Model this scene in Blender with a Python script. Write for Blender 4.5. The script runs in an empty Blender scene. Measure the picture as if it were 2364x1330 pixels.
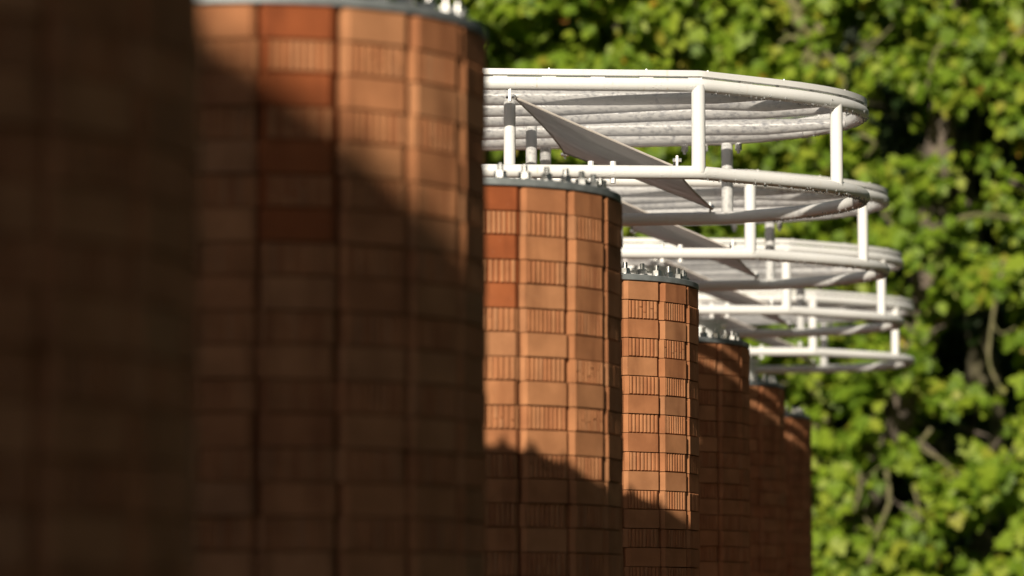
import bpy, math, random
import numpy as np
from mathutils import Vector, Matrix

# ------------------------------------------------------------------ camera, sky, sun, exposure
S = bpy.context.scene
C = S.collection
R = math.radians
EYE = 1.6
SUN_AZ = 9.0      # light travels forward along the row and this many degrees to the right
SUN_EL = 22.7

PITCH, YAW = math.atan(778 / 7880), None
YAW = math.atan(1098 / 7880 * math.cos(PITCH))
cam_d = bpy.data.cameras.new('camera')
cam = bpy.data.objects.new('camera', cam_d)
C.objects.link(cam)
S.camera = cam
cam.location = (0, 0, EYE)
cam.rotation_euler = (R(90) + PITCH, 0, YAW)
cam_d.sensor_width = 36
cam_d.lens = 36 * 7880 / 2364
cam_d.clip_start = 0.1
cam_d.clip_end = 2000
cam_d.dof.use_dof = True
cam_d.dof.focus_distance = 12.4
cam_d.dof.aperture_fstop = 2.4
cam_d.dof.aperture_blades = 0

w = bpy.data.worlds.new('World')
S.world = w
w.use_nodes = True
nt = w.node_tree
bg = nt.nodes['Background']
sky = nt.nodes.new('ShaderNodeTexSky')
sky.sky_type = 'NISHITA'
sky.sun_disc = False
sky.sun_elevation = R(SUN_EL)
sky.sun_rotation = R(180 + SUN_AZ)
nt.links.new(sky.outputs[0], bg.inputs[0])
bg.inputs[1].default_value = 0.05

sl = bpy.data.lights.new('sun', 'SUN')
sl.energy = 5.0
sl.angle = R(0.8)
sl.color = (1.0, 0.90, 0.74)
so = bpy.data.objects.new('sun', sl)
C.objects.link(so)
ldir = Vector((math.sin(R(SUN_AZ)) * math.cos(R(SUN_EL)), math.cos(R(SUN_AZ)) * math.cos(R(SUN_EL)), -math.sin(R(SUN_EL))))
so.rotation_euler = ldir.to_track_quat('-Z', 'Y').to_euler()
so.location = (-6, -20, 14)

S.view_settings.view_transform = 'Standard'
S.view_settings.look = 'None'
S.view_settings.exposure = 0.08
S.view_settings.gamma = 1
S.cycles.use_denoising = True
S.cycles.max_bounces = 8

rng = random.Random(7)
nr = np.random.RandomState(11)

# direction helpers: a direction through the lens at a given distance along the row
_f, _cx, _cy = 7880.0, 1182.0, 665.0
_fw = Vector((-math.sin(YAW) * math.cos(PITCH), math.cos(YAW) * math.cos(PITCH), math.sin(PITCH)))
_rt = Vector((math.cos(YAW), math.sin(YAW), 0))
_up = _rt.cross(_fw)


def at(px, py, Y):
    d = _fw + _rt * ((px - _cx) / _f) - _up * ((py - _cy) / _f)
    d = d * (Y / d.y)
    return Vector((d.x, d.y, d.z + EYE))


# ------------------------------------------------------------------ materials
def mat(name):
    m = bpy.data.materials.new(name)
    m.use_nodes = True
    t = m.node_tree
    return m, t, t.nodes['Principled BSDF'], t.nodes, t.links


def ramp(n, stops):
    r = n.new('ShaderNodeValToRGB')
    e = r.color_ramp.elements
    while len(e) < len(stops):
        e.new(0.5)
    for i, (p, c) in enumerate(stops):
        e[i].position = p
        e[i].color = (*c, 1)
    return r


def make_brick(name, stops):
    m, t, b, n, l = mat(name)
    geo = n.new('ShaderNodeNewGeometry')
    rp = ramp(n, stops)
    l.new(geo.outputs['Random Per Island'], rp.inputs[0])
    tc = n.new('ShaderNodeTexCoord')
    ns = n.new('ShaderNodeTexNoise')
    ns.inputs['Scale'].default_value = 14
    ns.inputs['Detail'].default_value = 6
    l.new(tc.outputs['Object'], ns.inputs['Vector'])
    r2 = ramp(n, [(0.3, (0.82, 0.80, 0.80)), (0.7, (1.1, 1.1, 1.12))])
    l.new(ns.outputs['Fac'], r2.inputs[0])
    mx = n.new('ShaderNodeMixRGB')
    mx.blend_type = 'MULTIPLY'
    mx.inputs[0].default_value = 1
    l.new(rp.outputs[0], mx.inputs[1])
    l.new(r2.outputs[0], mx.inputs[2])
    # lime bloom and dirt runs
    mp = n.new('ShaderNodeMapping')
    mp.inputs['Scale'].default_value = (7, 7, 1.3)
    l.new(tc.outputs['Object'], mp.inputs['Vector'])
    nb = n.new('ShaderNodeTexNoise')
    nb.inputs['Scale'].default_value = 1.6
    nb.inputs['Detail'].default_value = 7
    l.new(mp.outputs[0], nb.inputs['Vector'])
    rb = ramp(n, [(0.30, (0.72, 0.68, 0.66)), (0.46, (1.0, 1.0, 1.0)), (0.62, (1.0, 1.0, 1.0)), (0.8, (1.12, 1.2, 1.3))])
    l.new(nb.outputs['Fac'], rb.inputs[0])
    mb_ = n.new('ShaderNodeMixRGB')
    mb_.blend_type = 'MULTIPLY'
    mb_.inputs[0].default_value = 1
    l.new(mx.outputs[0], mb_.inputs[1])
    l.new(rb.outputs[0], mb_.inputs[2])
    mx = mb_
    # pale lime specks
    sp = n.new('ShaderNodeTexVoronoi')
    sp.inputs['Scale'].default_value = 60
    l.new(tc.outputs['Object'], sp.inputs['Vector'])
    r3 = ramp(n, [(0.06, (1, 1, 1)), (0.10, (0, 0, 0))])
    l.new(sp.outputs['Distance'], r3.inputs[0])
    m2 = n.new('ShaderNodeMixRGB')
    m2.inputs[2].default_value = (0.55, 0.36, 0.25, 1)
    ml = n.new('ShaderNodeMath')
    ml.operation = 'MULTIPLY'
    ml.inputs[1].default_value = 0.35
    l.new(r3.outputs[0], ml.inputs[0])
    l.new(ml.outputs[0], m2.inputs[0])
    l.new(mx.outputs[0], m2.inputs[1])
    l.new(m2.outputs[0], b.inputs['Base Color'])
    b.inputs['Roughness'].default_value = 0.85
    b.inputs['Specular IOR Level'].default_value = 0.25
    n2 = n.new('ShaderNodeTexNoise')
    n2.inputs['Scale'].default_value = 260
    n2.inputs['Detail'].default_value = 4
    l.new(tc.outputs['Object'], n2.inputs['Vector'])
    bp = n.new('ShaderNodeBump')
    bp.inputs['Strength'].default_value = 0.5
    bp.inputs['Distance'].default_value = 0.0015
    l.new(n2.outputs['Fac'], bp.inputs['Height'])
    l.new(bp.outputs[0], b.inputs['Normal'])
    return m


def make_steel(name, col, rough, metal=1.0):
    m, t, b, n, l = mat(name)
    tc = n.new('ShaderNodeTexCoord')
    ns = n.new('ShaderNodeTexNoise')
    ns.inputs['Scale'].default_value = 30
    ns.inputs['Detail'].default_value = 5
    l.new(tc.outputs['Object'], ns.inputs['Vector'])
    r = ramp(n, [(0.3, tuple(c * 0.75 for c in col)), (0.7, col)])
    l.new(ns.outputs['Fac'], r.inputs[0])
    l.new(r.outputs[0], b.inputs['Base Color'])
    mr = n.new('ShaderNodeMapRange')
    mr.inputs[3].default_value = rough - 0.08
    mr.inputs[4].default_value = rough + 0.12
    l.new(ns.outputs['Fac'], mr.inputs[0])
    l.new(mr.outputs[0], b.inputs['Roughness'])
    b.inputs['Metallic'].default_value = metal
    return m


def make_white():
    m, t, b, n, l = mat('white_paint')
    tc = n.new('ShaderNodeTexCoord')
    mp = n.new('ShaderNodeMapping')
    mp.inputs['Scale'].default_value = (60, 60, 2.2)
    l.new(tc.outputs['Object'], mp.inputs['Vector'])
    ns = n.new('ShaderNodeTexNoise')
    ns.inputs['Scale'].default_value = 1
    ns.inputs['Detail'].default_value = 5
    l.new(mp.outputs[0], ns.inputs['Vector'])
    r = ramp(n, [(0.40, (0.85, 0.85, 0.84)), (0.66, (0.84, 0.835, 0.815)), (0.82, (0.72, 0.62, 0.46))])
    l.new(ns.outputs['Fac'], r.inputs[0])
    l.new(r.outputs[0], b.inputs['Base Color'])
    b.inputs['Roughness'].default_value = 0.32
    n2 = n.new('ShaderNodeTexVoronoi')
    n2.inputs['Scale'].default_value = 95
    l.new(tc.outputs['Object'], n2.inputs['Vector'])
    r3 = ramp(n, [(0.12, (1, 1, 1)), (0.32, (0, 0, 0))])
    l.new(n2.outputs['Distance'], r3.inputs[0])
    n3 = n.new('ShaderNodeTexNoise')
    n3.inputs['Scale'].default_value = 9
    l.new(tc.outputs['Object'], n3.inputs['Vector'])
    r4 = ramp(n, [(0.5, (0, 0, 0)), (0.62, (1, 1, 1))])
    l.new(n3.outputs['Fac'], r4.inputs[0])
    mm = n.new('ShaderNodeMath')
    mm.operation = 'MULTIPLY'
    l.new(r3.outputs[0], mm.inputs[0])
    l.new(r4.outputs[0], mm.inputs[1])
    bp = n.new('ShaderNodeBump')
    bp.inputs['Strength'].default_value = 0.5
    bp.inputs['Distance'].default_value = 0.002
    l.new(mm.outputs[0], bp.inputs['Height'])
    l.new(bp.outputs[0], b.inputs['Normal'])
    return m


def make_wet_white():
    """white paint beaded with condensation, for the tubes under the roof sheet"""
    m, t, b, n, l = mat('wet_white_paint')
    tc = n.new('ShaderNodeTexCoord')
    ns = n.new('ShaderNodeTexNoise')
    ns.inputs['Scale'].default_value = 34
    ns.inputs['Detail'].default_value = 4
    ns.inputs['Roughness'].default_value = 0.6
    l.new(tc.outputs['Object'], ns.inputs['Vector'])
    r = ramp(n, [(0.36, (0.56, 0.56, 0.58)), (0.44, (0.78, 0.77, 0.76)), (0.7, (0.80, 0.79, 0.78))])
    l.new(ns.outputs['Fac'], r.inputs[0])
    l.new(r.outputs[0], b.inputs['Base Color'])
    b.inputs['Roughness'].default_value = 0.3
    bp = n.new('ShaderNodeBump')
    bp.inputs['Strength'].default_value = 0.7
    bp.inputs['Distance'].default_value = 0.004
    l.new(ns.outputs['Fac'], bp.inputs['Height'])
    l.new(bp.outputs[0], b.inputs['Normal'])
    tl = n.new('ShaderNodeBsdfTranslucent')
    tl.inputs[0].default_value = (0.92, 0.92, 0.93, 1)
    ms = n.new('ShaderNodeMixShader')
    ms.inputs[0].default_value = 0.3
    l.new(b.outputs[0], ms.inputs[1])
    l.new(tl.outputs[0], ms.inputs[2])
    l.new(ms.outputs[0], n['Material Output'].inputs[0])
    return m


def make_trans(name, col, tr, rough=0.6, weave=False):
    m, t, b, n, l = mat(name)
    tc = n.new('ShaderNodeTexCoord')
    ns = n.new('ShaderNodeTexNoise')
    ns.inputs['Scale'].default_value = 40 if not weave else 6
    ns.inputs['Detail'].default_value = 4
    l.new(tc.outputs['Object'], ns.inputs['Vector'])
    r = ramp(n, [(0.35, tuple(c * 0.86 for c in col)), (0.65, col)])
    l.new(ns.outputs['Fac'], r.inputs[0])
    l.new(r.outputs[0], b.inputs['Base Color'])
    b.inputs['Roughness'].default_value = rough
    tl = n.new('ShaderNodeBsdfTranslucent')
    l.new(r.outputs[0], tl.inputs[0])
    mx = n.new('ShaderNodeMixShader')
    mx.inputs[0].default_value = tr
    out = n['Material Output']
    l.new(b.outputs[0], mx.inputs[1])
    l.new(tl.outputs[0], mx.inputs[2])
    l.new(mx.outputs[0], out.inputs[0])
    return m


def make_leaf(name, stops, tr=0.3):
    m, t, b, n, l = mat(name)
    geo = n.new('ShaderNodeNewGeometry')
    r = ramp(n, stops)
    l.new(geo.outputs['Random Per Island'], r.inputs[0])
    l.new(r.outputs[0], b.inputs['Base Color'])
    b.inputs['Roughness'].default_value = 0.5
    b.inputs['Specular IOR Level'].default_value = 0.35
    tl = n.new('ShaderNodeBsdfTranslucent')
    br = n.new('ShaderNodeMixRGB')
    br.blend_type = 'MULTIPLY'
    br.inputs[0].default_value = 1
    br.inputs[2].default_value = (1.3, 1.5, 0.6, 1)
    l.new(r.outputs[0], br.inputs[1])
    l.new(br.outputs[0], tl.inputs[0])
    mx = n.new('ShaderNodeMixShader')
    mx.inputs[0].default_value = tr
    l.new(b.outputs[0], mx.inputs[1])
    l.new(tl.outputs[0], mx.inputs[2])
    l.new(mx.outputs[0], n['Material Output'].inputs[0])
    return m


def make_noise(name, c1, c2, scale, rough=0.9, bump=0.0):
    m, t, b, n, l = mat(name)
    tc = n.new('ShaderNodeTexCoord')
    ns = n.new('ShaderNodeTexNoise')
    ns.inputs['Scale'].default_value = scale
    ns.inputs['Detail'].default_value = 6
    l.new(tc.outputs['Object'], ns.inputs['Vector'])
    r = ramp(n, [(0.35, c1), (0.65, c2)])
    l.new(ns.outputs['Fac'], r.inputs[0])
    l.new(r.outputs[0], b.inputs['Base Color'])
    b.inputs['Roughness'].default_value = rough
    if bump:
        bp = n.new('ShaderNodeBump')
        bp.inputs['Distance'].default_value = bump
        l.new(ns.outputs['Fac'], bp.inputs['Height'])
        l.new(bp.outputs[0], b.inputs['Normal'])
    return m


def make_sheet():
    """clear roof sheet covered in rain drops"""
    m, t, b, n, l = mat('wet_clear_sheet')
    tc = n.new('ShaderNodeTexCoord')
    ns = n.new('ShaderNodeTexNoise')
    ns.inputs['Scale'].default_value = 48
    ns.inputs['Detail'].default_value = 3
    l.new(tc.outputs['Object'], ns.inputs['Vector'])
    r = ramp(n, [(0.38, (0.45, 0.46, 0.48)), (0.46, (0.94, 0.94, 0.95)), (0.7, (0.98, 0.98, 0.98))])
    l.new(ns.outputs['Fac'], r.inputs[0])
    tp = n.new('ShaderNodeBsdfTransparent')
    l.new(r.outputs[0], tp.inputs[0])
    tl = n.new('ShaderNodeBsdfTranslucent')
    tl.inputs[0].default_value = (0.9, 0.9, 0.92, 1)
    mx = n.new('ShaderNodeMixShader')
    mx.inputs[0].default_value = 0.22
    l.new(tp.outputs[0], mx.inputs[1])
    l.new(tl.outputs[0], mx.inputs[2])
    gl = n.new('ShaderNodeBsdfGlossy')
    gl.inputs['Roughness'].default_value = 0.15
    m2 = n.new('ShaderNodeMixShader')
    m2.inputs[0].default_value = 0.06
    l.new(mx.outputs[0], m2.inputs[1])
    l.new(gl.outputs[0], m2.inputs[2])
    l.new(m2.outputs[0], n['Material Output'].inputs[0])
    return m


M_BRICK = make_brick('terracotta_brick', [(0.0, (0.385, 0.155, 0.066)), (0.4, (0.435, 0.184, 0.078)), (0.75, (0.46, 0.207, 0.091)), (1.0, (0.405, 0.188, 0.088))])
M_BRICK_RED = make_brick('red_brick', [(0.0, (0.26, 0.068, 0.020)), (0.5, (0.30, 0.082, 0.025)), (1.0, (0.33, 0.098, 0.032))])
M_PLATE = make_steel('galvanised_plate', (0.29, 0.315, 0.32), 0.55, 0.4)
M_BOLT = make_steel('zinc_bolt', (0.74, 0.735, 0.72), 0.26)
M_WHITE = make_white()
M_WET = make_wet_white()
M_SHEET = make_sheet()
M_SAIL = make_trans('grey_sail_cloth', (0.70, 0.665, 0.67), 0.14, 0.7, True)
M_HEM = make_noise('sail_hem', (0.42, 0.38, 0.35), (0.5, 0.46, 0.42), 30, 0.8)
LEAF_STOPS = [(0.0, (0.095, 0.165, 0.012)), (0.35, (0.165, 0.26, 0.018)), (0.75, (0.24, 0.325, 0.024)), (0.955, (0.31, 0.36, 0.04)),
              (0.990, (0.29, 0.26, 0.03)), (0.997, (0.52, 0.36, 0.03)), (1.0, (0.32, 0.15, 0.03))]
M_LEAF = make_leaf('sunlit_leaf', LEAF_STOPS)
M_LEAF_SHADE = make_leaf('shade_leaf', [(0, (0.02, 0.045, 0.009)), (0.6, (0.032, 0.065, 0.012)), (1, (0.05, 0.08, 0.015))], 0.15)  # darkened leaf copy: shade deep in the crowns put into the colour
M_BARK = make_noise('pale_bark', (0.10, 0.09, 0.055), (0.18, 0.16, 0.09), 9, 0.9, 0.02)
M_BARK_GREY = make_noise('grey_bark', (0.085, 0.07, 0.055), (0.19, 0.15, 0.12), 5, 0.9, 0.03)
M_BARK_OLIVE = make_noise('olive_bark', (0.13, 0.13, 0.05), (0.20, 0.18, 0.09), 8, 0.9, 0.02)
M_GRASS = make_noise('short_grass', (0.03, 0.055, 0.012), (0.06, 0.09, 0.02), 3, 0.95)
M_PATH = make_noise('bounce_paving', (0.30, 0.105, 0.07), (0.38, 0.14, 0.095), 20, 0.95)  # unseen paving, reddened to bounce warm light onto the shaded brick


M_HOUSE = make_noise('house_brick', (0.16, 0.08, 0.055), (0.22, 0.11, 0.075), 12, 0.9)
M_SLATE = make_noise('slate', (0.05, 0.052, 0.06), (0.08, 0.082, 0.09), 6, 0.7)
M_DARKGLASS = make_noise('window_glass', (0.02, 0.022, 0.025), (0.03, 0.032, 0.035), 2, 0.08)


def make_drop():
    m, t, b, n, l = mat('water_drop')
    b.inputs['Base Color'].default_value = (0.75, 0.77, 0.78, 1)
    b.inputs['Roughness'].default_value = 0.05
    b.inputs['Transmission Weight'].default_value = 0.6
    b.inputs['IOR'].default_value = 1.33
    return m


M_DROP = make_drop()


# ------------------------------------------------------------------ mesh collecting
class MB:
    def __init__(s):
        s.v, s.f = [], []

    def add(s, v, f):
        o = len(s.v)
        s.v += [tuple(p) for p in v]
        s.f += [tuple(i + o for i in q) for q in f]
        return s

    def prism(s, prof, z0, z1, xf=None):
        n = len(prof)
        v = [Vector((x, y, z0)) for x, y in prof] + [Vector((x, y, z1)) for x, y in prof]
        if xf is not None:
            v = [xf @ p for p in v]
        f = [(i, (i + 1) % n, n + (i + 1) % n, n + i) for i in range(n)]
        f += [tuple(range(n - 1, -1, -1)), tuple(range(n, 2 * n))]
        return s.add(v, f)

    def tube(s, pts, r, seg=14, closed=False, caps=True):
        pts = [Vector(p) for p in pts]
        n = len(pts)
        rr = r if isinstance(r, (list, tuple)) else [r] * n
        v, f = [], []
        for i in range(n):
            if closed:
                a, b = pts[i - 1], pts[(i + 1) % n]
            else:
                a, b = pts[max(i - 1, 0)], pts[min(i + 1, n - 1)]
            t = (b - a).normalized()
            h = Vector((0, 0, 1)) if abs(t.z) < 0.9 else Vector((0, 1, 0))
            x = t.cross(h).normalized()
            y = x.cross(t).normalized()
            # mitre so that the tube keeps its width at a kink
            k = 1.0
            if 0 < i < n - 1 or closed:
                d1 = (pts[i] - pts[i - 1]).normalized()
                d2 = (pts[(i + 1) % n] - pts[i]).normalized()
                k = 1 / max(0.5, math.cos(d1.angle(d2, 0) / 2))
            for j in range(seg):
                q = 2 * math.pi * j / seg
                v.append(pts[i] + x * math.cos(q) * rr[i] * k + y * math.sin(q) * rr[i])
        m = n if closed else n - 1
        for i in range(m):
            for j in range(seg):
                a, b = i * seg + j, i * seg + (j + 1) % seg
                c, d = ((i + 1) % n) * seg + (j + 1) % seg, ((i + 1) % n) * seg + j
                f.append((a, b, c, d))
        if caps and not closed:
            f.append(tuple(range(seg - 1, -1, -1)))
            f.append(tuple(range((n - 1) * seg, n * seg)))
        return s.add(v, f)

    def mesh(s, name, m, smooth=False):
        me = bpy.data.meshes.new(name)
        me.from_pydata(s.v, [], s.f)
        me.materials.append(m)
        if smooth:
            me.polygons.foreach_set('use_smooth', [True] * len(me.polygons))
            try:
                me.set_sharp_from_angle(angle=R(40))
            except Exception:
                pass
        me.update()
        return me

    def build(s, name, m, parent=None, smooth=False):
        return obj(name, s.mesh(name, m, smooth), parent)


def obj(name, me, parent=None, loc=(0, 0, 0)):
    o = bpy.data.objects.new(name, me)
    C.objects.link(o)
    o.location = loc
    if parent is not None:
        o.parent = parent
    return o


def tag(o, label=None, cat=None, group=None, kind=None):
    for k, v in (('label', label), ('category', cat), ('group', group), ('kind', kind)):
        if v:
            o[k] = v
    return o


def thing(name, loc, label, cat, group=None):
    return tag(obj(name, None, None, loc), label, cat, group)


def copy_tree(o, parent=None):
    c = o.copy()
    C.objects.link(c)
    if parent is not None:
        c.parent = parent
    for ch in list(o.children):
        copy_tree(ch, c)
    return c


# ------------------------------------------------------------------ setting: ground
def sheet(name, x0, x1, y0, y1, z, m, nx=2, ny=2):
    mb = MB()
    mb.add([(x0, y0, z), (x1, y0, z), (x1, y1, z), (x0, y1, z)], [(0, 1, 2, 3)])
    o = mb.build(name, m)
    o['kind'] = 'structure'
    return o


sheet('ground', -300, 300, -300, 500, 0.0, M_GRASS)
sheet('path', -4.6, 0.9, -12, 26, 0.004, M_PATH)

# ------------------------------------------------------------------ brick columns
COLX, SP, C0 = -1.567, 2.8, 0.6217
NF, PITCH_Z = 18, 0.0705
TOPZ = EYE + 1.270
APO = 0.4855
HALFW = 0.0788


def column_mesh(seed, nred):
    r = random.Random(seed)
    mb = MB()
    reds = []
    # inner core the bricks are bonded to
    n = 36
    rc = APO - 0.042
    mb.prism([(rc * math.sin(2 * math.pi * k / n), rc * math.cos(2 * math.pi * k / n)) for k in range(n)][::-1], 0, TOPZ - 0.004)
    nc = int(TOPZ / PITCH_Z) + 1
    for k in range(NF):
        az = R(9.6 + 10 + 20 * k)
        red = k == 0
        push = r.gauss(0, 0.0012)
        for c in range(nc):
            z1 = TOPZ - c * PITCH_Z - (0.0 if c else 0.0)
            z0 = max(0.0, z1 - PITCH_Z + 0.0026 + r.uniform(-0.0006, 0.0008))
            if z1 < 0.01:
                continue
            ap = APO + push + r.gauss(0, 0.0013)
            a = az + R(0.6 + r.gauss(0, 0.28))
            nf0 = len(mb.f)
            # local y is outward; azimuth measured from the camera side (-Y) towards +X
            out = Vector((math.sin(a), -math.cos(a), 0))
            tan = Vector((math.cos(a), math.sin(a), 0))
            tj = r.gauss(0, 0.0005)
            xf = Matrix(((tan.x, out.x, 0, out.x * ap + tan.x * tj), (tan.y, out.y, 0, out.y * ap + tan.y * tj), (0, 0, 1, 0), (0, 0, 0, 1)))
            hw, ch = HALFW, 0.0115 + r.gauss(0, 0.0005)
            if c % 2 == 0:
                prof = [(-hw, -0.06), (-hw, -ch), (-hw + ch, 0), (hw - ch, 0), (hw, -ch), (hw, -0.06)]
                mb.prism(prof, z0, z1, xf)
            else:
                rd = 0.0062
                prof = [(-hw, -0.06), (-hw, -ch), (-hw + ch, 0), (-hw + ch + 0.001, 0), (-hw + ch + 0.002, -rd), (hw - ch + 0.001, -rd), (hw, -ch - 0.001), (hw, -0.06)]
                mb.prism(prof, z0, z1, xf)
                nrb = r.choice((8, 8, 8, 9))
                x0, x1 = -hw + ch + 0.0035, hw - ch + 0.002
                st = (x1 - x0) / nrb
                broken = r.random() < 0.16
                for q in range(nrb):
                    cxx = x0 + st * (q + 0.5) + r.gauss(0, 0.0004)
                    h = st * 0.385
                    dd = rd + 0.0012
                    tp = 0.0003 + abs(r.gauss(0, 0.0004))
                    pr = [(cxx - h, -dd), (cxx - h, -0.0034), (cxx - h * 0.72, -0.0014), (cxx - h * 0.3, -tp), (cxx + h * 0.3, -tp), (cxx + h * 0.72, -0.0014), (cxx + h, -0.0034), (cxx + h, -dd)]
                    zz0, zz1 = z0 + 0.0028, z1 - 0.0012
                    if broken and r.random() < 0.45:
                        cut = r.uniform(0.3, 0.72)
                        zm = zz0 + (zz1 - zz0) * cut
                        gp = r.uniform(0.0008, 0.0026)
                        mb.prism(pr, zz0, zm - gp, xf)
                        if zz1 > zm + gp:
                            mb.prism(pr, zm + r.uniform(0, gp), zz1, xf)
                    else:
                        mb.prism(pr, zz0, zz1, xf)
            if red and c < nred:
                reds.append((nf0, len(mb.f) if c % 2 == 0 else nf0 + 10))
    me = mb.mesh('brick_shaft', M_BRICK)
    me.materials.append(M_BRICK_RED)
    for a0, a1 in reds:
        for i in range(a0, a1):
            me.polygons[i].material_index = 1
    return me


def plate_mesh():
    n = 72
    prof = []
    mb = MB()
    rings = [(0.0, 0), (0.4885, 0), (0.4905, 0.002), (0.4905, 0.020), (0.4885, 0.022), (0.462, 0.022), (0.460, 0.026), (0.0, 0.026)]
    v, f = [], []
    for rr, z in rings:
        for k in range(n):
            q = 2 * math.pi * k / n
            v.append((max(rr, 0.001) * math.sin(q), max(rr, 0.001) * math.cos(q), z))
    for i in range(len(rings) - 1):
        for k in range(n):
            a, b = i * n + k, i * n + (k + 1) % n
            f.append((a, b, b + n, a + n))
    mb.add(v, [q[::-1] for q in f])
    return mb.mesh('cap_plate', M_PLATE, True)


def bolt_mesh(seed):
    r = random.Random(seed)
    mb = MB()

    def cyl(rad, z0, z1, n, off=0):
        mb.prism([(rad * math.cos(2 * math.pi * k / n + off), rad * math.sin(2 * math.pi * k / n + off)) for k in range(n)], z0, z1)
    cyl(0.0225, 0, 0.003, 18)
    cyl(0.0185, 0.003, 0.0215, 6, r.uniform(0, 1))
    cyl(0.0150, 0.0215, 0.023, 12)
    h = r.uniform(0.038, 0.044)
    cyl(0.0088, 0.023, h, 12)
    cyl(0.0070, h, h + 0.002, 12)
    return mb.mesh('anchor_bolt', M_BOLT)


SHAFTS = [column_mesh(3, 7), column_mesh(5, 5)]
PLATE = plate_mesh()
BOLTS = [bolt_mesh(s) for s in range(4)]
COL_LABELS = [
    'darkest and most blurred brick column, in deep shade along the left edge',
    'large blurred brick column with sunlit top rows, directly right of the darkest column',
    'sunlit brick column with a sharp row of cap bolts, in front of the white tubes',
    'slim sharp sunlit brick column with diagonal shadow, fourth from the left edge',
    'shaded brick column with faint sun dapples, directly right of the sharp sunlit one',
    'second smallest shaded brick column, with bright blurred bolts on its plate',
    'farthest and smallest brick column, its plate beside the green leaves',
]


def column(i, label):
    root = thing('brick_column', (COLX, SP * (i + C0), 0), label, 'column', 'brick columns standing in a row')
    sh = obj('brick_shaft', SHAFTS[i % 2], root)
    pl = obj('cap_plate', PLATE, root, (0, 0, TOPZ + 0.004))
    for k in range(36):
        q = R(10 * k + 4.6)
        b = obj('anchor_bolt', BOLTS[(k * 7 + i) % 4], root, (0.437 * math.sin(q), -0.437 * math.cos(q), TOPZ + 0.030))
        b.rotation_euler = (0, 0, rng.uniform(0, 1.05))
    return root


for i in range(1, 8):
    c = column(i, COL_LABELS[i - 1])
    c.scale.z = {2: 1.0042, 3: 0.997}.get(i, 1.0)

# ------------------------------------------------------------------ white canopy frames on the four far columns
ZT, ZB, TR = 1.98, 1.655, 0.0255
MX, MY = COLX, 12.94      # local origin of the first frame is the axis of column four


def cr(pts, n=7):
    out = []
    for i in range(len(pts) - 1):
        p0, p1, p2, p3 = (Vector(pts[max(i - 1, 0)]), Vector(pts[i]), Vector(pts[i + 1]), Vector(pts[min(i + 2, len(pts) - 1)]))
        for k in range(n):
            t = k / n
            out.append(0.5 * ((2 * p1) + (p2 - p0) * t + (2 * p0 - 5 * p1 + 4 * p2 - p3) * t * t + (3 * p1 - p0 - 3 * p2 + p3) * t ** 3))
    out.append(Vector(pts[-1]))
    return out


RIGHT = [(-1.03, 12.425), (-0.85, 12.585), (-0.68, 12.745), (-0.552, 12.91), (-0.482, 13.06), (-0.455, 13.20), (-0.478, 13.34), (-0.56, 13.50), (-0.70, 13.655), (-0.87, 13.765), (-1.03, 13.835)]
LEFT = [(-2.12, 13.87), (-2.32, 13.78), (-2.49, 13.62), (-2.62, 13.40), (-2.66, 13.10), (-2.62, 12.78), (-2.49, 12.5), (-2.32, 12.28), (-2.12, 12.20)]
ring = [Vector((p.x - MX, p.y - MY, 0)) for p in cr([(x, y, 0) for x, y in RIGHT])] + [Vector((p.x - MX, p.y - MY, 0)) for p in cr([(x, y, 0) for x, y in LEFT])]


def lift(z):
    return [p + Vector((0, 0, z + EYE)) for p in ring]


def loc(x, y, z):
    return Vector((x - MX, y - MY, z + EYE))


def offset_ring(d):
    n = len(ring)
    out = []
    for i in range(n):
        t = (ring[(i + 1) % n] - ring[i - 1]).normalized()
        out.append(ring[i] + Vector((t.y, -t.x, 0)) * d)
    return out


SPACER = MB().prism([(-0.026, -0.009), (0.026, -0.009), (0.026, 0.009), (-0.026, 0.009)], -0.006, 0.006).mesh('spacer', M_WHITE)
SCREW = MB().prism([(0.0045 * math.cos(k * 1.0472), 0.0045 * math.sin(k * 1.0472)) for k in range(6)], 0, 0.005).mesh('screw', M_BOLT)


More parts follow.
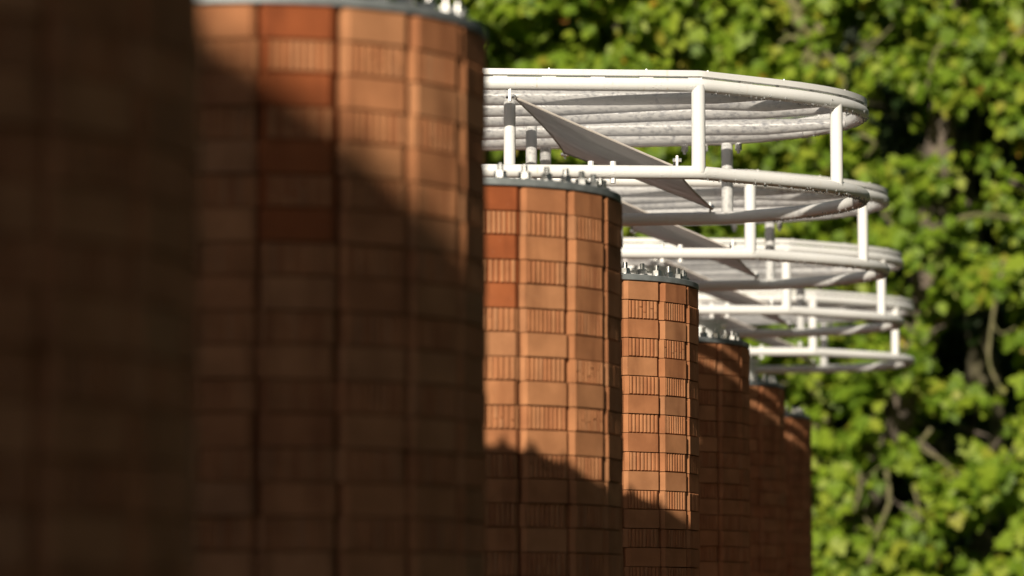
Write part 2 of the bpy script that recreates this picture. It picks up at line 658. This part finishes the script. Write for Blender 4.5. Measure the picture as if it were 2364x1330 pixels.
def canopy(label):
    root = thing('canopy_frame', (MX, MY, 0), label, 'canopy frame', 'white tubular canopy frames on the far columns')
    MB().tube(lift(ZT), TR, 16, True).build('upper_ring', M_WHITE, root, True)
    MB().tube(lift(ZB), TR, 16, True).build('lower_ring', M_WHITE, root, True)
    # roof sheet with its thick edge strip
    o = offset_ring(0.018)
    n = len(o)
    z0, z1 = EYE + ZT + TR + 0.006, EYE + ZT + TR + 0.027
    mb = MB()
    inner = offset_ring(-0.012)
    v = [p + Vector((0, 0, z0)) for p in o] + [p + Vector((0, 0, z1)) for p in o] + [p + Vector((0, 0, z1)) for p in inner] + [p + Vector((0, 0, z0)) for p in inner]
    f = []
    for a in range(4):
        for i in range(n):
            j = (i + 1) % n
            b = (a + 1) % 4
            f.append((a * n + i, a * n + j, b * n + j, b * n + i))
    mb.add(v, f)
    mb.build('edge_strip', M_WHITE, root, True)
    sh = MB()
    sh.add([p + Vector((0, 0, z0 + 0.012)) for p in inner], [tuple(range(n))])
    sh.build('roof_sheet', M_SHEET, root)
    # screws and spacers on the edge
    acc, k = 0.05, 0
    for i in range(n):
        a, b = o[i], o[(i + 1) % n]
        L = (b - a).length
        while acc < L:
            t = (b - a).normalized()
            p = a.lerp(b, acc / L) - Vector((t.y, -t.x, 0)) * 0.021
            e = obj('spacer', SPACER, root, (p.x, p.y, z0 - 0.0065))
            e.rotation_euler = (0, 0, math.atan2(t.y, t.x))
            if k % 2 == 0:
                p2 = a.lerp(b, acc / L) - Vector((t.y, -t.x, 0)) * 0.014
                obj('screw', SCREW, root, (p2.x, p2.y, z1 + 0.0002))
            k += 1
            acc += 0.18
        acc -= L
    # upright posts between the two rings
    for x, y, rr in ((-1.03, 12.425, 0.026), (-0.545, 12.92, 0.024), (-1.03, 13.835, 0.024), (-2.12, 13.87, 0.024), (-2.12, 12.20, 0.025), (-2.63, 13.0, 0.024)):
        MB().tube([loc(x, y, ZB), loc(x, y, ZT)], rr, 16).build('post', M_WHITE, root, True)
    # tubes carrying the sheet
    zp = ZT - 0.009
    for pts in ([(-2.40, 12.53), (-1.83, 12.53), (-1.38, 12.555), (-0.98, 12.60), (-0.79, 12.645)],
                [(-2.60, 12.80), (-1.88, 12.80), (-1.58, 12.79), (-1.094, 12.75), (-0.80, 12.80), (-0.60, 12.85)],
                [(-2.64, 13.08), (-1.92, 13.087), (-1.62, 13.09), (-1.12, 13.02), (-0.83, 13.0), (-0.515, 12.985)],
                [(-2.60, 13.44), (-1.97, 13.44), (-1.47, 13.41), (-1.16, 13.45), (-0.85, 13.42), (-0.53, 13.40)],
                [(-2.45, 13.66), (-2.0, 13.68), (-1.5, 13.66), (-1.2, 13.66), (-0.95, 13.65), (-0.71, 13.63)]):
        pv = [loc(x, y, zp + (rng.uniform(-0.007, 0.004) if 0 < k < len(pts) - 1 else 0)) for k, (x, y) in enumerate(pts)]
        MB().tube(pv, [0.020] + [0.032] * (len(pts) - 2) + [0.018], 14).build('purlin', M_WET, root, True)
    # legs and cross tubes
    for x, y in ((-1.745, 12.52), (-1.76, 13.25)):
        MB().tube([loc(x, y, 1.301), loc(x, y, zp)], 0.0225, 14).build('leg', M_WHITE, root, True)
        MB().prism([(x - MX + 0.05 * math.cos(k * 0.5236), y - MY + 0.05 * math.sin(k * 0.5236)) for k in range(12)], EYE + 1.3005, EYE + 1.309).build('base_flange', M_WHITE, root)
    MB().tube([loc(-1.764, 13.72, zp), loc(-1.764, 13.72, ZB + 0.02)], 0.0225, 14).build('leg', M_WET, root, True)
    MB().tube([loc(-1.764, 12.27, ZB), loc(-1.764, 13.86, ZB)], 0.022, 14).build('cross_tube', M_WHITE, root, True)
    # added stub on the cap plate, hidden in view, blocks sun from the far columns
    hb = MB()
    hb.prism([(-1.60 - MX + 0.17 * math.cos(k * math.pi / 16), 13.15 - MY + 0.17 * math.sin(k * math.pi / 16)) for k in range(32)], EYE + 1.3005, EYE + ZB - 0.01)
    hb.prism([(-1.60 - MX + 0.2 * math.cos(k * math.pi / 16), 13.15 - MY + 0.2 * math.sin(k * math.pi / 16)) for k in range(32)], EYE + ZB - 0.0105, EYE + ZB + 0.012)
    hb.build('sun_block_stub', M_WHITE, root, True)
    # added cloth panel between the rings, hidden in view, shades the far columns
    pts = [p for p in ring if p.x + MX < -2.10 and p.y + MY < 13.0] + [loc(-1.86, 12.262, -EYE)]
    v = []
    for p in pts:
        v += [Vector((p.x, p.y, EYE + ZB + 0.02)), Vector((p.x, p.y, EYE + ZT - 0.02))]
    MB().add(v, [(2 * i, 2 * i + 2, 2 * i + 3, 2 * i + 1) for i in range(len(pts) - 1)]).build('shade_panel', M_SAIL, root)
    # lugs for the sail and pairs of hanging nuts below the roof
    for x, y, z, s in ((-1.71, 12.285, ZT, -1), (-1.11, 12.44, ZB, 1), (-1.10, 13.83, ZB, 1), (-1.70, 13.85, ZT, -1)):
        mb = MB()
        p = loc(x, y, z + s * TR)
        mb.prism([(p.x - 0.004, p.y - 0.012), (p.x + 0.004, p.y - 0.012), (p.x + 0.004, p.y + 0.012), (p.x - 0.004, p.y + 0.012)], min(p.z - 0.004 * s, p.z + s * 0.04), max(p.z - 0.004 * s, p.z + s * 0.04))
        mb.tube([p + Vector((-0.016, 0, s * 0.024)), p + Vector((0.016, 0, s * 0.024))], 0.008, 8)
        mb.build('lug', M_BOLT, root)
    for x, y in ((-1.20, 13.79), (-1.12, 13.80), (-0.98, 13.79)):
        p = loc(x, y, zp - 0.029)
        mb = MB()
        mb.prism([(p.x + 0.014 * math.cos(k * 1.0472), p.y + 0.014 * math.sin(k * 1.0472)) for k in range(6)], p.z - 0.016, p.z + 0.012)
        mb.prism([(p.x + 0.007 * math.cos(k * 0.7854), p.y + 0.007 * math.sin(k * 0.7854)) for k in range(8)], p.z - 0.028, p.z - 0.014)
        mb.build('hanging_nut', M_BOLT, root)
    # clamp bolts through the lower front tube
    for x, y in ((-1.42, 12.345), (-1.34, 12.362)):
        mb = MB()
        p = loc(x, y, ZB)
        mb.prism([(p.x + 0.011 * math.cos(k * 1.0472), p.y + 0.011 * math.sin(k * 1.0472)) for k in range(6)], p.z + TR - 0.004, p.z + TR + 0.014)
        mb.prism([(p.x + 0.012 * math.cos(k * 1.0472), p.y + 0.012 * math.sin(k * 1.0472)) for k in range(6)], p.z - TR - 0.016, p.z - TR + 0.004)
        mb.prism([(p.x + 0.006 * math.cos(k * 1.0472), p.y + 0.006 * math.sin(k * 1.0472)) for k in range(6)], p.z - TR - 0.014, p.z + TR + 0.012)
        mb.build('clamp_bolt', M_WHITE, root)
    # beads of water under the tubes
    r = random.Random(21)
    dm = MB()
    L = len(RIGHT) * 7
    for z, cnt in ((ZT, 190), (ZB, 420)):
        for k in range(cnt):
            u = r.random() ** 0.8 * 62
            i = int(u)
            p = ring[i].lerp(ring[i + 1], u - i)
            t = (ring[i + 1] - ring[i]).normalized()
            nrm = Vector((t.y, -t.x, 0))
            low = abs(r.gauss(0, 0.38)) if z == ZB else abs(r.gauss(0, 0.5))
            a = R(-90) + low * (1 if r.random() < 0.85 else -1)
            c = p + nrm * (math.cos(a) * TR) + Vector((0, 0, z + EYE + math.sin(a) * TR))
            rad = r.uniform(0.0018, 0.0044)
            vv = [c + Vector((rad, 0, 0)), c + Vector((0, rad, 0)), c + Vector((-rad, 0, 0)), c + Vector((0, -rad, 0)), c + Vector((0, 0, rad)), c + Vector((0, 0, -rad * 1.5))]
            dm.add(vv, [(0, 1, 4), (1, 2, 4), (2, 3, 4), (3, 0, 4), (1, 0, 5), (2, 1, 5), (3, 2, 5), (0, 3, 5)])
    d = dm.build('water_drops', M_DROP, root, True)
    d['kind'] = 'stuff'
    return root


def sail(label):
    root = thing('shade_sail', (MX, MY, 0), label, 'shade sail', 'grey shade sails slung inside the canopy frames')
    A, B, Cc, D = loc(-1.70, 12.33, 1.935), loc(-1.125, 12.46, 1.685), loc(-1.09, 13.80, 1.69), loc(-1.695, 13.80, 1.93)
    n = 22
    v, f = [], []
    for i in range(n + 1):
        for j in range(n + 1):
            s, t = i / n, j / n
            # edges pulled inwards in a shallow curve
            ss = s + (0.5 - s) * 0.06 * math.sin(math.pi * t)
            tt = t + (0.5 - t) * (0.02 if t < 0.5 else 0.09) * math.sin(math.pi * s)
            p = A * (1 - ss) * (1 - tt) + B * ss * (1 - tt) + Cc * ss * tt + D * (1 - ss) * tt
            sg = math.sin(math.pi * s) * math.sin(math.pi * t)
            p = p + Vector((0, 0, -0.02 * sg + 0.006 * sg * math.sin(9 * s + 5 * t)))
            v.append(p)
    for i in range(n):
        for j in range(n):
            a = i * (n + 1) + j
            f.append((a, a + 1, a + n + 2, a + n + 1))
    MB().add(v, f).build('cloth', M_SAIL, root, True)
    hem = [v[i * (n + 1)] for i in range(n + 1)] + [v[n * (n + 1) + j] for j in range(1, n + 1)] + [v[i * (n + 1) + n] for i in range(n - 1, -1, -1)] + [v[j] for j in range(n - 1, 0, -1)]
    MB().tube(hem, 0.0045, 6, True).build('hem', M_HEM, root, True)
    for a, tgt in ((A, loc(-1.71, 12.285, ZT - TR - 0.024)), (B, loc(-1.11, 12.44, ZB + TR + 0.024)), (Cc, loc(-1.10, 13.83, ZB + TR + 0.024)), (D, loc(-1.70, 13.85, ZT - TR - 0.024))):
        MB().tube([a, a.lerp(tgt, 0.5) + Vector((0.004, 0, 0)), tgt], [0.007, 0.010, 0.006], 8).build('corner_shackle', M_BOLT, root, True)
    return root


CAN_LABELS = ['nearest and highest white canopy frame with wet tubes and sharp front post',
              'second highest white canopy frame, directly beneath the nearest one in view',
              'third white canopy frame counting downwards, blurred, above the lowest one',
              'lowest and most blurred white canopy frame, over the farthest brick columns']
SAIL_LABELS = ['large sharp grey shade sail sloping inside the nearest highest canopy frame',
               'grey shade sail inside the second highest canopy frame, partly hidden by tubes',
               'blurred grey shade sail inside the third canopy frame counting downwards',
               'dim blurred grey shade sail inside the lowest canopy frame']
cf = canopy(CAN_LABELS[0])
sf = sail(SAIL_LABELS[0])
for k in range(1, 4):
    for src, lab in ((cf, CAN_LABELS[k]), (sf, SAIL_LABELS[k])):
        c = copy_tree(src)
        c.location = (MX, MY + 2.785 * k, 0)
        c['label'] = lab

# ------------------------------------------------------------------ unseen house added behind the photographer to shade the near columns
# made-up gabled house; its front gable stands two and a half metres behind the camera
hx, hz, hw_, he = -3.70, 7.165, 3.78, 4.645
house = thing('shade_house', (hx, -2.5, 0), 'unseen gabled house added behind the viewpoint to shade the near columns', 'house')
MB().add([(-hw_ + .12, 0, 0), (hw_ - .12, 0, 0), (hw_ - .12, 0, he - .05), (0, 0, hz - .12), (-hw_ + .12, 0, he - .05),
          (-hw_ + .12, -11, 0), (hw_ - .12, -11, 0), (hw_ - .12, -11, he - .05), (0, -11, hz - .12), (-hw_ + .12, -11, he - .05)],
         [(0, 1, 2, 3, 4), (9, 8, 7, 6, 5), (1, 6, 7, 2), (5, 0, 4, 9)]).build('wall', M_HOUSE, house)
for sd in (-1, 1):
    MB().add([(0, 0.2, hz), (sd * (hw_ + .1), 0.2, he - .07), (sd * (hw_ + .1), -11.2, he - .07), (0, -11.2, hz),
              (0, 0.2, hz - .12), (sd * (hw_ + .1), 0.2, he - .19), (sd * (hw_ + .1), -11.2, he - .19), (0, -11.2, hz - .12)],
             [(0, 1, 2, 3), (7, 6, 5, 4), (0, 4, 5, 1), (1, 5, 6, 2), (2, 6, 7, 3)]).build('roof_slope', M_SLATE, house)
for x in (-2.3, 2.3):
    wn = MB().prism([(x - .55, 0.005), (x + .55, 0.005), (x + .55, 0.09), (x - .55, 0.09)], 1.0, 2.5).build('window', M_WHITE, house)
    MB().prism([(x - .47, 0.08), (x + .47, 0.08), (x + .47, 0.095), (x - .47, 0.095)], 1.08, 2.42).build('pane', M_DARKGLASS, wn)
MB().prism([(-.5, 0.005), (.5, 0.005), (.5, 0.06), (-.5, 0.06)], 0.02, 2.15).build('door', M_SLATE, house)

# ------------------------------------------------------------------ trees
LEAF_SHAPES = []
_a = [(0, 0), (0.16, 0.10), (0.42, 0.06), (0.34, 0.30), (0.50, 0.52), (0.26, 0.56), (0.20, 0.80), (0, 1.0), (-0.20, 0.80), (-0.26, 0.56), (-0.50, 0.52), (-0.34, 0.30), (-0.42, 0.06), (-0.16, 0.10)]
_b = [(0, 0), (0.22, 0.16), (0.33, 0.42), (0.24, 0.74), (0, 1.0), (-0.24, 0.74), (-0.33, 0.42), (-0.22, 0.16)]
for s in (_a, _b):
    LEAF_SHAPES.append(np.array([(x, y, -0.25 * abs(x) - 0.16 * y * y) for x, y in s]))


class Leaves:
    def __init__(s):
        s.V, s.F, s.n = [], [], 0

    def leaf(s, pos, tip, nrm, size, kind):
        sh = LEAF_SHAPES[kind]
        y = tip / np.linalg.norm(tip)
        x = np.cross(y, nrm)
        x /= max(np.linalg.norm(x), 1e-6)
        z = np.cross(x, y)
        v = pos + size * (sh[:, :1] * x + sh[:, 1:2] * y + sh[:, 2:3] * z)
        s.V.append(v)
        s.F.append(tuple(range(s.n, s.n + len(v))))
        s.n += len(v)

    def clump(s, c, rad, count, size, kind=0):
        c = np.array(c)
        # a spray: leaves set round a drooping twig, faces mostly up and towards the open side
        for _ in range(count):
            d = nr.normal(size=3)
            d /= np.linalg.norm(d)
            p = c + d * rad * nr.uniform(0.2, 1.0) * np.array([1, 1, 0.7])
            nrm = np.array([-0.15, -0.75, 0.62]) + nr.normal(size=3) * 0.36
            tip = d * 0.7 + np.array([0, -0.25, -0.75]) + nr.normal(size=3) * 0.45
            s.leaf(p, tip, nrm, size * nr.uniform(0.5, 1.35), kind)

    def build(s, name, m, parent=None):
        me = bpy.data.meshes.new(name)
        me.from_pydata(np.concatenate(s.V).tolist(), [], s.F)
        me.materials.append(m)
        return obj(name, me, parent)


def branch_mesh(mb, pts, r0, r1, jit=0.0, seg=9):
    p = cr(pts, 5)
    n = len(p)
    p = [q + Vector((rng.gauss(0, jit), rng.gauss(0, jit), rng.gauss(0, jit))) for q in p]
    rad = [(r0 + (r1 - r0) * i / (n - 1)) * rng.uniform(0.93, 1.07) for i in range(n)]
    mb.tube(p, rad, seg)


TY = 33.0
# openings in the leaves, where the photograph shows the dark hollow of the crowns (px of the photograph)
GAPS = [(2310, 1010, 50, 50), (2320, 560, 40, 30), (2330, 700, 30, 50), (1420, 60, 24, 20), (1180, 110, 30, 18), (2360, 420, 40, 50), (1280, 78, 45, 28), (1372, 108, 26, 26), (1505, 104, 45, 26), (1630, 52, 28, 22), (1790, 62, 46, 38), (1960, 62, 40, 44), (1950, 132, 30, 24),
        (2022, 172, 26, 40), (2050, 240, 72, 52), (2040, 325, 60, 42), (2110, 330, 50, 50), (2240, 290, 62, 52), (2238, 420, 52, 50), (2325, 330, 40, 60),
        (2062, 600, 28, 60), (2250, 545, 52, 36), (2230, 745, 72, 62), (2200, 820, 50, 60), (2290, 800, 62, 84), (2330, 900, 42, 64), (2240, 990, 76, 66),
        (2180, 1010, 50, 42), (2080, 955, 50, 44), (2070, 1130, 66, 66), (2010, 1180, 46, 44), (1890, 1140, 36, 30), (2262, 1245, 84, 50), (2200, 1285, 40, 40),
        (1905, 960, 36, 36), (1880, 1050, 20, 36), (1960, 1262, 30, 22), (1700, 385, 40, 24), (1640, 370, 30, 16), (2330, 1190, 40, 40), (2120, 640, 36, 30),
        (2160, 480, 30, 26), (1880, 640, 30, 30), (1930, 800, 40, 20), (2010, 1020, 40, 24)]


def in_gap(x, y):
    for gx, gy, a, b in GAPS:
        if ((x - gx) / (a * 1.15)) ** 2 + ((y - gy) / (b * 1.15)) ** 2 < 1:
            return True
    return False


def tree(label, trunk_paths, bark, pred, base):
    root = thing('broadleaf_tree', base, label, 'tree', 'trees behind the columns')
    mb = MB()
    for k, (pts, r0, r1) in enumerate(trunk_paths):
        bb = mb if k == 0 else MB()
        branch_mesh(bb, [Vector(p) - Vector(base) for p in pts], r0, r1, r0 * 0.07)
        if k:
            bb.build('branch', M_BARK_OLIVE, root, True)
    tw = MB()
    lv = Leaves()
    b = np.array(base)
    for (px, py, p, rad, cnt, size) in pred:
        lv.clump(np.array(p) - b, rad, cnt, size)
        if rng.random() < 0.10:
            q = Vector(p) - Vector(base)
            tw.tube([q, q + Vector((rng.uniform(-.3, .3), 0.25, rng.uniform(0.0, .35))), q + Vector((rng.uniform(-.6, .6), 0.6, rng.uniform(0.1, .7)))], [0.006, 0.012, 0.018], 5)
    mb.build('trunk', bark, root, True)
    off = lv.n
    lv.V.append(np.array(tw.v))
    nl = len(lv.F)
    lv.F += [tuple(i + off for i in f) for f in tw.f]
    cr_o = lv.build('crown', M_LEAF, root)
    cr_o.data.materials.append(bark)
    for i in range(nl, len(lv.F)):
        cr_o.data.polygons[i].material_index = 1
    return root


# every spray of leaves of the front crowns
sprays = {0: [], 1: [], 2: []}


def tree_of(px):
    j = px + nr.uniform(-70, 70)
    return 0 if j < 1640 else (1 if j < 2010 else 2)


cnt = 0
while cnt < 2100:
    px, py = nr.uniform(1040, 2480), nr.uniform(-160, 1500)
    if in_gap(px, py):
        continue
    Y = TY + nr.uniform(-0.5, 0.9)
    sprays[tree_of(px)].append((px, py, at(px, py, Y), nr.uniform(0.12, 0.26), nr.randint(9, 16), nr.choice((0.09, 0.11, 0.13, 0.155, 0.19))))
    cnt += 1
cnt = 0
while cnt < 950:      # a second layer a little further in
    px, py = nr.uniform(1000, 2480), nr.uniform(-160, 1500)
    if in_gap(px, py) and (px > 1850 or rng.random() < 0.5):
        continue
    sprays[tree_of(px)].append((px, py, at(px, py, TY + nr.uniform(1.3, 2.3)), nr.uniform(0.16, 0.26), nr.randint(11, 16), nr.uniform(0.11, 0.16)))
    cnt += 1
for k in range(1300):   # the crowns go on above and beside the picture
    px, py = nr.uniform(300, 3300), nr.uniform(-1900, -140)
    Y = TY + nr.uniform(-1.2, 2.2)
    sprays[tree_of(px)].append((px, py, at(px, py, Y), nr.uniform(0.3, 0.5), nr.randint(14, 20), nr.uniform(0.17, 0.22)))
for k in range(420):
    px, py = (nr.uniform(2460, 3400) if k % 2 else nr.uniform(200, 1060)), nr.uniform(-160, 1700)
    Y = TY + nr.uniform(-0.9, 1.4)
    sprays[tree_of(px)].append((px, py, at(px, py, Y), nr.uniform(0.2, 0.35), nr.randint(10, 14), nr.uniform(0.14, 0.18)))

B0 = (at(1420, 1500, 34.6).x, 34.6, 0)
tree('leafy green tree behind the large blurred column and the highest canopy frame',
     [([B0, at(1430, 900, 34.5), at(1440, 300, 34.4), at(1400, -300, 34.6), at(1350, -900, 34.6)], 0.17, 0.08),
      ([at(1440, 300, 34.4), at(1560, 130, 33.9), at(1650, 40, 33.7)], 0.05, 0.02)],
     M_BARK, sprays[0], B0)
B1 = (at(1893, 1500, 33.9).x, 33.9, 0)
tree('tree with pale olive forked limbs showing above the right end of the highest canopy frame',
     [([B1, at(1900, 1100, 33.8), at(1884, 700, 33.6), at(1890, 420, 33.1), at(1893, 330, 33.0), at(1880, 200, 32.8), at(1872, 115, 32.7), at(1842, 40, 32.7), at(1815, -30, 32.7), at(1780, -300, 33)], 0.16, 0.055),
      ([at(1874, 120, 32.7), at(1893, 60, 32.65), at(1908, -20, 32.7), at(1950, -300, 33)], 0.055, 0.04),
      ([at(1885, 120, 32.75), at(1925, 140, 32.6), at(1948, 190, 32.55), at(1945, 215, 32.6)], 0.028, 0.018),
      ([at(1800, 100, 32.7), at(1830, 85, 32.6), at(1868, 118, 32.7)], 0.016, 0.025),
      ([at(1905, 118, 32.6), at(1935, 145, 32.6), at(2000, 115, 32.6), at(2060, 60, 32.7)], 0.018, 0.010),
      ([at(2000, 360, 32.6), at(2020, 330, 32.5), at(1985, 310, 32.6)], 0.014, 0.02)],
     M_BARK_OLIVE, sprays[1], B1)
B2 = (at(1975, 1500, 34.0).x, 34.0, 0)
tree('tree with thick grey leaning trunk and hanging twigs at the right edge',
     [([B2, at(1985, 1240, 33.9), at(2010, 1060, 33.8), at(2085, 940, 33.7), at(2125, 790, 33.7), at(2140, 600, 33.6), at(2160, 450, 33.5), at(2172, 300, 33.4), at(2180, 150, 33.6), at(2200, -300, 34), at(2250, -900, 34.2)], 0.20, 0.10),
      ([at(2150, 560, 33.4), at(2185, 530, 32.9), at(2230, 500, 32.7), at(2300, 498, 32.7), at(2400, 520, 32.8)], 0.032, 0.016),
      ([at(2318, 600, 32.6), at(2305, 660, 32.5), at(2290, 745, 32.5), at(2283, 830, 32.5), at(2300, 880, 32.5), at(2318, 910, 32.5)], 0.020, 0.014),
      ([at(2290, 690, 32.5), at(2312, 668, 32.5), at(2330, 672, 32.5)], 0.012, 0.007),
      ([at(2290, 745, 32.5), at(2312, 770, 32.5), at(2345, 755, 32.5)], 0.012, 0.007),
      ([at(2045, 1080, 32.6), at(2052, 1130, 32.5), at(2050, 1170, 32.5), at(2025, 1230, 32.5), at(2005, 1300, 32.5)], 0.022, 0.020),
      ([at(2150, 990, 32.5), at(2125, 1030, 32.5), at(2170, 1060, 32.5), at(2215, 1100, 32.5)], 0.022, 0.014),
      ([at(2108, 1120, 32.5), at(2118, 1160, 32.5), at(2122, 1205, 32.5)], 0.016, 0.012),
      ([at(1985, 1090, 32.6), at(1983, 1140, 32.5), at(1972, 1180, 32.5)], 0.018, 0.014),
      ([at(2305, 150, 32.7), at(2340, 90, 32.7), at(2400, 40, 32.7)], 0.02, 0.03),
      ([at(2140, 200, 32.7), at(2170, 105, 32.7), at(2260, 110, 32.7)], 0.014, 0.02)],
     M_BARK_GREY, sprays[2], B2)

# trees further in, with their shade put into the leaf colour
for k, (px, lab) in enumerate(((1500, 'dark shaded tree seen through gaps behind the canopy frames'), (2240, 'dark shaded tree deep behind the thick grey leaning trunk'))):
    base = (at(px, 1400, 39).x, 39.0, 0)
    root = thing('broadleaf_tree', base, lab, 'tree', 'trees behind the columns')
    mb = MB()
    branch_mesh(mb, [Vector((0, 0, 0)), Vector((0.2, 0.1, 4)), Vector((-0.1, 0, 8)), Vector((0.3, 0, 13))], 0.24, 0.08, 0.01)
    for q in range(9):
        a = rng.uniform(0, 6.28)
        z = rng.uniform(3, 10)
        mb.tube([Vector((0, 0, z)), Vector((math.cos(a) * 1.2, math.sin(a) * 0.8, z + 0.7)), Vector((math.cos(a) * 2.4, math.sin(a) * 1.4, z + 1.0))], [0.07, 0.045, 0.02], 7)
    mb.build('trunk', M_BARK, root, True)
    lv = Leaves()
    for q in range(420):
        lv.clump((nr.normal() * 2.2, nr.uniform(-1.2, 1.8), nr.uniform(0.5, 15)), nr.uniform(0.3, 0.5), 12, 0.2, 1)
    lv.build('crown', M_LEAF_SHADE, root)

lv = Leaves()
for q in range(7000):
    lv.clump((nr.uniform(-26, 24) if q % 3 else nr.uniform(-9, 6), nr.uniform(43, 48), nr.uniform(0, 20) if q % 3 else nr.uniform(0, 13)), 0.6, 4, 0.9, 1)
for q in range(3600):  # unseen side banks added to cut sky light on the columns
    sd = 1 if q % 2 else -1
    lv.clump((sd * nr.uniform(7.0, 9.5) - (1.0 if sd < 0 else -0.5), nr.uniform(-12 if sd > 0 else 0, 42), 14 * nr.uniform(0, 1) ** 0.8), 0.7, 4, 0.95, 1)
tag(lv.build('background_wood', M_LEAF_SHADE), 'dark mass of woodland behind the trees, with unseen sides added to block sky', 'wood', None, 'stuff')
